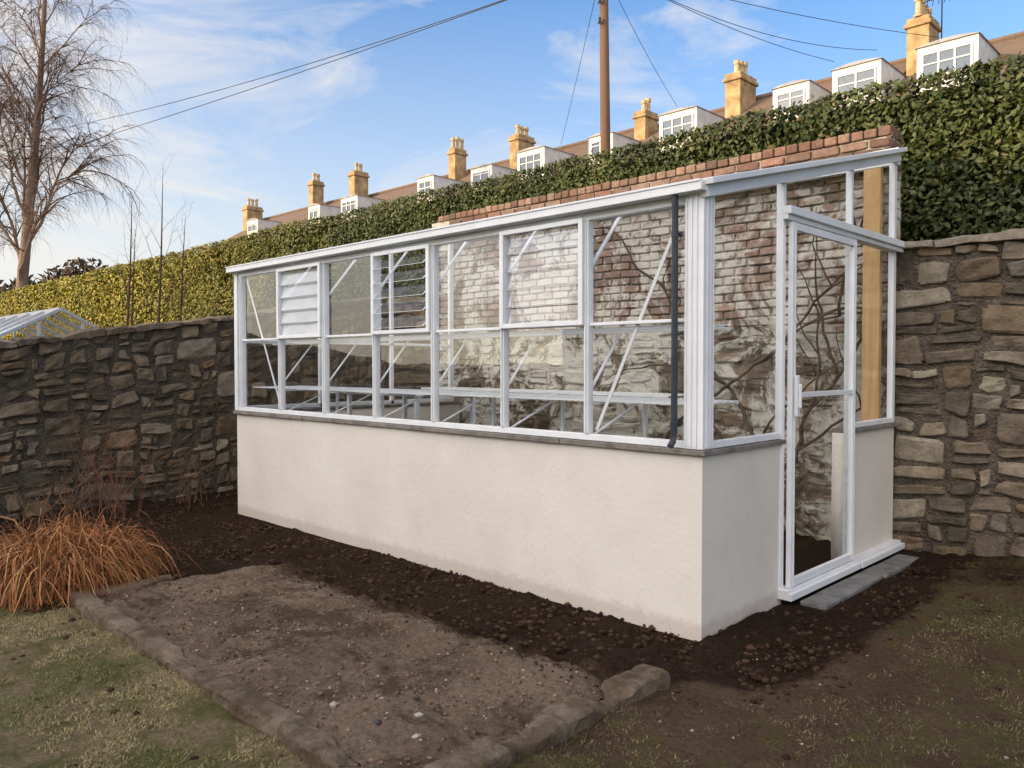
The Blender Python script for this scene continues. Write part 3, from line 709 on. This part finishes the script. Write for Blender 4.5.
b=MB(); b.box(-.19,-.065,2.585,2.635,.0,2.86); o=b.obj("timber_post",M['timber'],bevel=.003); tag(o,"new pale pine post fixed upright against the wall","timber post")
b=MB(); b.box(-4.72,-3.55,1.0,1.8,1.11,1.125); b.box(-4.72,-3.55,.97,1.01,1.126,1.15)
for xx in(-4.68,-3.6):
    for yy in(1.05,1.75): b.box(xx-.02,xx+.02,yy-.02,yy+.02,0,1.1095)
for xx in np.arange(-4.6,-3.6,.3): b.box(xx,xx+.22,1.1,1.65,1.127,1.145)
o=b.obj("potting_bench",M['white'],bevel=.003); tag(o,"white slatted bench standing inside the greenhouse","bench")

random.seed(5)
for i_ in range(7):
    y0=.93+i_*.235; y1=y0+.225
    b=MB(); dx=random.uniform(-.008,.008); b.box(.092,.245+dx,y0,y1,-.05,.020+random.uniform(0,.006)); o=b.obj("paving_slab",M['paver'],bevel=.008)
    tag(o,"small grey paving slab in front of the door","paving slab","paving slabs along the threshold")

# ------------------------------------------------------------------ hedge
he=empty("hedge",(-18,4.2,0),"long tall clipped evergreen hedge behind the walls","hedge")
HY=3.5; HT=3.80
def lump2(x,z): return .12*fr(x*.55,z*.7,3.3,3)+.035*fr(x*2.2,z*2.2,1.1,2)
def htop(x): return HT-.04*smooth(-3,1,x)+.05*fr(x*.35,5.5,1,3)+.02*fr(x*1.8,2.5,1,2)
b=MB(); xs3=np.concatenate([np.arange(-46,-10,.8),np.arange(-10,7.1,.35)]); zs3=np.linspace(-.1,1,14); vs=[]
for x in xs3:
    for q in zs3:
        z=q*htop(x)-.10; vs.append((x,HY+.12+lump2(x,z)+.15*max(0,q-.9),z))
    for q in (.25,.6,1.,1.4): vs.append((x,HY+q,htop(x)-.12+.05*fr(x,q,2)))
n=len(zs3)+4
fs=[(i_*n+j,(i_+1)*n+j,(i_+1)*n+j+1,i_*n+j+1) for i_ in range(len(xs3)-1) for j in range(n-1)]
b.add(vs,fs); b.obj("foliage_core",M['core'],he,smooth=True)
def hl(x0,x1,size,dens,zlo):
    A=(x1-x0)*(HT-zlo); n1=int(A*dens); x=rng.uniform(x0,x1,n1); z=rng.uniform(zlo,HT+.05,n1)
    P=[];Nn=[]
    for a,c in zip(x,z):
        tp=htop(a)+random.uniform(-.03,.02)+ (random.random()<.03)*random.uniform(0,.07)
        zz=min(c,tp); y=HY+lump2(a,zz)+.15*max(0,zz/HT-.9)+random.uniform(-.06,.09); P.append((a,y,zz)); Nn.append((0,-1,.35))
    n2=int((x1-x0)*1.4*dens*.4)
    for k in range(n2):
        a=random.uniform(x0,x1); y=HY+random.uniform(0,1.4); tp=htop(a)-.03+random.uniform(-.05,.03); P.append((a,y,tp)); Nn.append((0,-.2,1))
    P=np.array(P);Nn=np.array(Nn,float); L_=size*rng.uniform(.6,1.25,len(P))
    V=leaves(P,Nn,L_,L_*rng.uniform(.40,.58,len(P)),.68)
    g_=rng.uniform(0,1,(len(P),1))
    cl_=np.array([[smooth(-.4,.5,fr(p_[0]*1.5,p_[2]*1.5,6,3))] for p_ in P])
    g_=np.clip(g_*.5+cl_*.5,0,1)
    C=(1-g_)*np.array([.028,.042,.011])+g_*np.array([.085,.105,.027])
    br=rng.uniform(0,1,len(P))<.03; C[br]=np.array([.13,.10,.04])
    return V,C
parts=[hl(-2.5,4.5,.062,2300,2.1),hl(-7,-2.5,.050,3200,2.1),hl(-15,-7,.058,2000,1.9),hl(-45,-15,.085,950,1.5)]
V=np.concatenate([a for a,_ in parts]);C=np.concatenate([c for _,c in parts])
sun_yel=np.clip((-V[:,0,0]-8)/9,0,1)[:,None]; C=C*(1-sun_yel)+(C*.75+.25*C.mean(axis=0))*np.array([4.1,2.75,.85])*sun_yel  # far-left leaf colour raised and yellowed to carry the low sunlight
quads_obj("foliage",V,C,M['leaf'],he)

# ------------------------------------------------------------------ terrace houses
RY,EY,EZ,RZ=25.,20.,8.35,11.45
ch=[-1.0,6.9,13.3,17.6,24.75,29.4,38.3,43.,51.4]
ZC=[12.7,12.55,12.15,12.6,12.85,13.2,13.4,12.95]
dorm=[[5.0],[7.55,9.65],[13.95],[17.5,21.3],[24.4,28.4],[35.],[38.6],[46.]]
dws=[[.80],[.74,.62],[.80],[.6,.8],[.7,.62],[.8],[.6],[.7]]
dzo=[[0],[0,-.1],[0],[-.15,0],[-.2,0],[-.1],[-.2],[-.2]]
nh=len(ch)-1
for i_ in range(nh):
    x1,x0=-ch[i_],-ch[i_+1]; xc=(x0+x1)/2
    hs=empty("terraced_house",(xc,22,0),"sandstone terraced house with brown roof and white dormers","house","row of terraced houses")
    far=.35*smooth(25,50,-xc)
    b=MB(); b.box(x0+.01,x1-.01,EY,30,0,EZ+far)
    b.add([(x0+.01,EY,EZ+far),(x0+.01,30,EZ+far),(x0+.01,RY,RZ-.1+far)],[(0,1,2)]); b.add([(x1-.01,EY,EZ+far),(x1-.01,30,EZ+far),(x1-.01,RY,RZ-.1+far)],[(0,1,2)])
    b.obj("wall",M['housewall'],hs)
    zj=random.uniform(-.12,.12)+far
    b=MB(); 
    def slope(ya,za,yb,zb):
        b.add([(x0,ya,za),(x1,ya,za),(x1,yb,zb),(x0,yb,zb),(x0,ya,za+.15),(x1,ya,za+.15),(x1,yb,zb+.15),(x0,yb,zb+.15)],[(0,1,2,3),(4,5,6,7),(0,1,5,4),(1,2,6,5),(2,3,7,6),(3,0,4,7)])
    slope(EY-.3,EZ-.2+zj,RY,RZ+zj); slope(RY,RZ+zj,30.3,EZ-.2+zj); b.tube([(x0,RY,RZ+.17+zj),(x1,RY,RZ+.17+zj)],.12,6)
    b.obj("roof",M['rooftile'],hs)
    zt_=ZC[i_]
    b=MB(); cx=x0+.45; cw=[.34,.32,.28,.30,.26,.30,.26,.34][i_]; cd=[.5,.62,.46,.55,.4,.5,.4,.6][i_]
    yc=RY-.9
    b.box(cx-cw,cx+cw,yc-cd,yc+cd,9.3,zt_-.55); b.box(cx-cw-.07,cx+cw+.07,yc-cd-.07,yc+cd+.07,zt_-.549,zt_-.42); b.box(cx-cw-.01,cx+cw+.01,yc-cd-.01,yc+cd+.01,zt_-.419,zt_-.25)
    co_=b.obj("chimney",M['sandstone'],hs,bevel=.03)
    npot=[4,3,2,3,3,2,2,3][i_]
    for k in range(npot):
        b=MB(); xx=cx; yy=yc+(k-(npot-1)/2)*.30; z=zt_-.25; pz=random.uniform(.45,.65); b.tube([(xx,yy,z),(xx,yy,z+.08),(xx,yy,z+.1),(xx,yy,z+pz-.15),(xx,yy,z+pz-.14),(xx,yy,z+pz)],[.14,.14,.10,.09,.12,.12],10); b.obj("chimney_pot",M['pot'],co_)
    for dj,dx in enumerate(dorm[i_]):
        w=dws[i_][dj]
        X=-dx; yf=21.5; zb,ztp=9.3+far,10.75+far+dzo[i_][dj]
        b=MB(); b.box(X-w,X+w,yf,24.3,zb,ztp-.10); dd=b.obj("dormer",M['hwhite'],hs)
        b=MB(); vs=[];K=8
        for side_y in(yf-.06,24.4):
            for k in range(K+1):
                u=-1+2*k/K; vs.append((X+u*(w+.05),side_y,ztp-.09+.09*(1-u*u)))
            vs.append((X+w+.05,side_y,ztp-.098)); vs.append((X-w-.05,side_y,ztp-.098))
        n=K+3; fs=[(k,(k+1)%n,n+(k+1)%n,n+k) for k in range(n)]+[tuple(range(n-1,-1,-1)),tuple(range(n,2*n))]
        b.add(vs,fs); b.obj("dormer_roof",M['hroof'],dd)
        ww=w-.16
        b=MB(); b.box(X-ww,X+ww,yf-.012,yf-.004,zb+.46,ztp-.34)
        wo=b.obj("window",M['hglass'],dd)
        b=MB(); us=(-ww,0,ww) if w<.78 else (-ww,-ww/3,ww/3,ww)
        for u in us: b.box(X+u-.028,X+u+.028,yf-.04,yf-.013,zb+.42,ztp-.30)
        for ua,ub in zip(us[:-1],us[1:]):
            for z in(zb+.42,zb+.80,ztp-.35): b.box(X+ua+.029,X+ub-.029,yf-.036,yf-.014,z,z+.04)
        b.obj("window_frame",M['hwhite'],wo)
b=MB(); ax,ay,az=-5.9,24.1,11.3
b.tube([(ax,ay,az),(ax,ay,13.15)],.022,6); b.tube([(ax-.5,ay-.1,13.02),(ax+.9,ay+.1,13.05)],.018,6)
for k in range(8): b.tube([(ax-.42+k*.17,ay-.1,13.02-.20),(ax-.42+k*.17,ay+.08,13.02+.20)],.012,5)
o=b.obj("television_aerial",M['wire']); tag(o,"thin metal television aerial above the roof ridge","aerial")

hh_=empty("terraced_house",(-6,-40,0),"long terrace of tall stone houses shading the garden","house")
b=MB(); b.box(-31,26,-45,-35,0,9.6)
b.obj("wall",M['housewall'],hh_)
b=MB(); b.add([(-31,-34.7,9.6),(26,-34.7,9.6),(26,-40,13.1),(-31,-40,13.1),(26,-45.3,9.6),(-31,-45.3,9.6)],[(0,1,2,3),(3,2,4,5),(0,3,5),(1,4,2),(0,5,4,1)]); b.obj("roof",M['rooftile'],hh_)
for fx in range(14):
    for zz in(1.2,5.6):
        b=MB(); b.box(-29.5+fx*4,-28.2+fx*4,-34.995,-34.95,zz,zz+1.9)
        b.obj("window",M['hglass'],hh_)

# ------------------------------------------------------------------ pole and wires
pe=empty("utility_pole",(-10.24,12.38,0),"tall brown timber utility pole with cables","utility pole")
b=MB(); b.tube([(-10.2,12.38,0),(-10.2,12.4,6),(-10.28,12.38,11.6)],[.15,.13,.105],12); b.obj("pole",M['pole'],pe,smooth=True)
b=MB()
for z in(9.9,10.4,10.9): b.box(-10.32,-10.14,12.2,12.23,z,z+.04); b.tube([(-10.25,12.2,z+.02),(-10.25,12.2,z+.14)],.03,6)
b.box(-10.75,-9.75,12.22,12.30,11.2,11.3); b.obj("insulator",M['wire'],pe)
PT=Vector((-10.26,12.3,11.35))
def wire(q,sag,r=.012,p=PT):
    q=Vector(q); b=MB(); pts=[]
    for k in range(25):
        u=k/24; v=p.lerp(q,u); v.z-=4*sag*u*(1-u); pts.append(v)
    b.tube(pts,r,5); o=b.obj("overhead_cable",M['wire']); tag(o,"thin black overhead cable strung from the pole","cable","overhead cables")
wire((-58.70,6.86,12.78),.35,.013); wire((-58.70,6.86,15.24),.9,.013)
wire((-13.9,21.4,10.8),.15,.008); wire((-8.2,21.4,10.9),.25,.009); wire((-6.9,21.4,10.9),.5,.009); wire((-19.5,21.4,10.5),.1,.008); wire((-5.2,21.4,10.8),.2,.009)

# ------------------------------------------------------------------ bare trees
def bare_tree(base,H,lean,label,seed,r0=.2,weep=True,spread=1.,cols=((.24,.17,.12),(.10,.055,.035)),nb=34,lo=.14,up=(.9,1.7),kid=(3,3,2),maxd=3,skip=.4,tr=.018):
    random.seed(seed); e=empty("bare_tree",base,label,"tree")
    tb=MB(); cb=MB(); base=Vector(base); K=16; stem=[];rad=[]
    for k in range(K+1):
        u=k/K; stem.append(base+Vector((lean[0]*u+.25*r0*5*math.sin(u*5+seed)*u,lean[1]*u+.2*r0*5*math.sin(u*4)*u,H*u))); rad.append(r0*(1-u)**.8+r0*.05)
    tb.tube(stem,rad,10,col=cols[0])
    def tw(p,d,l,r,dep):
        k=max(4,int(l/.35)) if dep<3 else 4; pts=[p];rr=[r];q=p.copy();dd=d.copy(); kids=[]
        for j in range(k):
            u=(j+1)/k
            if weep:
                if dep==0: dd.z+= (.08 if u<.7 else -.12)
                elif dep==1: dd.z-=.06
                else: dd.z-=.30
            dd+=Vector((random.gauss(0,.12),random.gauss(0,.12),random.gauss(0,.08))); dd.normalize()
            q=q+dd*(l/k); pts.append(q.copy()); rr.append(max(r0*tr,r*(1-.8*u)))
            kids.append((q.copy(),dd.copy(),u))
        cb.tube(pts,rr,5 if dep==0 else 3,col=cols[0] if dep==0 else cols[1])
        if dep<maxd:
            for (q,dd,u) in kids:
                if dep==0 and u<.22: continue
                for _ in range(kid[dep]):
                    if random.random()<skip: continue
                    s2=(dd+Vector((random.gauss(0,.55),random.gauss(0,.55),random.gauss(.05,.35)))).normalized()
                    fl=l*random.uniform(.22,.45) if dep<2 else random.uniform(.4,1.1)*(H/17)
                    tw(q,s2,fl,max(r0*tr*1.4,r*.42),dep+1)
    for k in range(nb):
        u=lo+(1-lo)*(k+.5)/nb; i_=min(K-1,int(u*K)); p=stem[i_].lerp(stem[i_+1],u*K-i_)
        a=k*2.4+random.uniform(-.4,.4); l=H*.36*spread*(1.15-u)*random.uniform(.7,1.2)+H*.03
        tw(p,Vector((math.cos(a),math.sin(a),random.uniform(*up))).normalized(),l,max(r0*.06,r0*.42*(1.05-u)),0)
    tb.obj("trunk",M['bark'],e,smooth=True); cb.obj("crown",M['twig'],e)
    return e
bare_tree((-32.47,4.60,0),18.5,(1.1,1.3),"tall bare silver birch with fine reddish twigs",3,.24,spread=.82,nb=28,lo=.22,up=(1.1,2.4),kid=(3,3,2),skip=.48,cols=((.24,.17,.125),(.14,.082,.055)),tr=.0085)
for (x,y,H,sd) in((-8.0,-.05,3.5,11),(-7.8,.25,3.8,12),(-8.3,.1,3.1,13),(-7.9,.55,3.3,14)):
    bare_tree((x,y,0),H,(.1,.2),"slender bare sapling growing behind the stone wall",sd,.024,False,.8,((.10,.058,.042),(.10,.058,.042)),12,.3,(1.6,3.2),(2,1,1),1,tr=.03)
random.seed(21)
P=[]
for k in range(16):
    cx,cy=-73.5+k*.68,8.6+k*.66+random.uniform(-2,2); h=random.uniform(7.5,10.)
    n=1200; q=rng.normal(0,1,(n,3)); q/=np.linalg.norm(q,axis=1)[:,None]; q*=rng.uniform(.5,1,(n,1))**.5
    P.append(np.array([cx,cy,h*.5])+q*np.array([2.6,2.6,h*.5]))
P=np.concatenate(P); n=len(P); L_=rng.uniform(.3,.8,n); V=leaves(P,rng.normal(0,1,(n,3)),L_,L_*.35,.6)
g_=rng.uniform(0,1,(n,1)); C=(1-g_)*np.array([.05,.036,.026])+g_*np.array([.12,.08,.05])
o=quads_obj("distant_woodland",V,C,M['twig']); tag(o,"far-off brown winter thicket beyond the gardens","trees",kind="stuff")

# ------------------------------------------------------------------ dead ornamental grass clump
def clump(name,cx,cy,R,n,label,lmin,lmax,cols,seed,wd=.0045):
    random.seed(seed); b=MB()
    for k in range(n):
        a=random.uniform(0,6.283); r=R*.45*math.sqrt(random.random()); x=cx+r*math.cos(a); y=cy+r*math.sin(a)
        a2=a+random.gauss(0,1.1); l=random.uniform(lmin,lmax); up=random.uniform(.8,1.53); d=Vector((math.cos(a2)*math.cos(up),math.sin(a2)*math.cos(up),math.sin(up)))
        q=Vector((x,y,gz(x,y)-.01)); side=Vector((-math.sin(a2),math.cos(a2),0)); K=9; vs=[]; w=wd*random.uniform(.6,1.3)
        dr=random.uniform(.35,.8); tw_=random.gauss(0,.22); st=random.choice([3,4,4,5])
        for j in range(K+1):
            ww=w*(1-(j/K)**2*.85); vs+= [q-side*ww,q+side*ww]
            d=(d+side*tw_+Vector((random.gauss(0,.12),random.gauss(0,.12),-dr*(.1 if j<st else 1.6)))).normalized()
            q=q+d*(l/K)
            if q.z<gz(q.x,q.y)+.01: q.z=gz(q.x,q.y)+.01+random.uniform(0,.05); d.z=0
        fs=[(2*j,2*j+1,2*j+3,2*j+2) for j in range(K)]
        c=random.choice(cols); g_=random.uniform(.4,1.25); b.add(vs,fs,(c[0]*g_,c[1]*g_,c[2]*g_))
    o=b.obj(name,M['dry']); tag(o,label,"plant"); return o
clump("ornamental_grass",-3.50,-1.94,.66,3600,"collapsed clump of dead rust-brown ornamental grass",.46,.86,[(.37,.15,.055),(.29,.11,.04),(.47,.25,.11),(.20,.075,.03),(.40,.18,.065)],5)
def stems(cx,cy,n,H,label,col,seed):
    random.seed(seed); b=MB()
    for k in range(n):
        x=cx+random.gauss(0,.14);y=cy+random.gauss(0,.14); q=Vector((x,y,0)); d=Vector((random.gauss(0,.22),random.gauss(0,.22),1)).normalized(); pts=[q];K=7; l=H*random.uniform(.5,1)
        for j in range(K):
            d=(d+Vector((random.gauss(0,.14),random.gauss(0,.14),0))).normalized(); q=q+d*l/K; pts.append(q)
            if j>1 and random.random()<.6:
                d2=(d+Vector((random.gauss(0,.8),random.gauss(0,.8),.1))).normalized(); b.tube([q,q+d2*.08,q+d2*.16+Vector((0,0,.03))],[.0022,.0018,.001],3,col=col)
        b.tube(pts,[.004*(1-.7*j/K) for j in range(K+1)],4,col=col)
    o=b.obj("dry_shrub",M['twig']); tag(o,label,"shrub")
stems(-5.55,-.95,30,1.1,"thin reddish brown dead stems beside stone wall",(.17,.08,.05),31)
stems(-5.9,-.1,18,.6,"low dry twiggy plant at the foot of the wall",(.15,.09,.055),32)
stems(-4.9,-1.6,16,.55,"low dry twiggy plant at the foot of the wall",(.20,.11,.06),33)

# ------------------------------------------------------------------ neighbour's greenhouse
ng=empty("glasshouse",(-10.2,-.35,0),"small white framed glasshouse with pitched roof","greenhouse")
b=MB(); gx0,gx1,gy0,gy1=-12.2,-9.0,-1.6,.9; ez,rzz=1.45,2.1; ym=-.35
for y in(gy0,gy1): b.box(gx0,gx1,y-.02,y+.02,ez-.04,ez); b.box(gx0,gx1,y-.05,y+.05,0,.6)
b.box(gx0,gx1,ym-.025,ym+.025,rzz-.02,rzz+.03)
for x in np.linspace(gx0,gx1,6):
    for y in(gy0,gy1): b.bar((x,y,ez-.01),(x,ym+(-.03 if y<ym else .03),rzz-.005),.03,.035); b.box(x-.015,x+.015,y-.018,y+.018,.6,ez-.041)
for x in(gx0,gx1):
    for y in(-1.1,-.6,-.1,.4): b.box(x-.015,x+.015,y-.015,y+.015,0,ez+(rzz-ez)*(1-abs(y-ym)/1.25)-.03)
b.obj("frame",M['grey'],ng)
hg=glass("hazy_roof_glass",.08,haze=.15)
for ya in(gy0,gy1):
    b=MB(); b.add([(gx0,ya,ez+.01),(gx1,ya,ez+.01),(gx1,ym,rzz+.005),(gx0,ym,rzz+.005)],[(0,1,2,3)]); b.obj("roof_glass",hg,ng)
print("done")
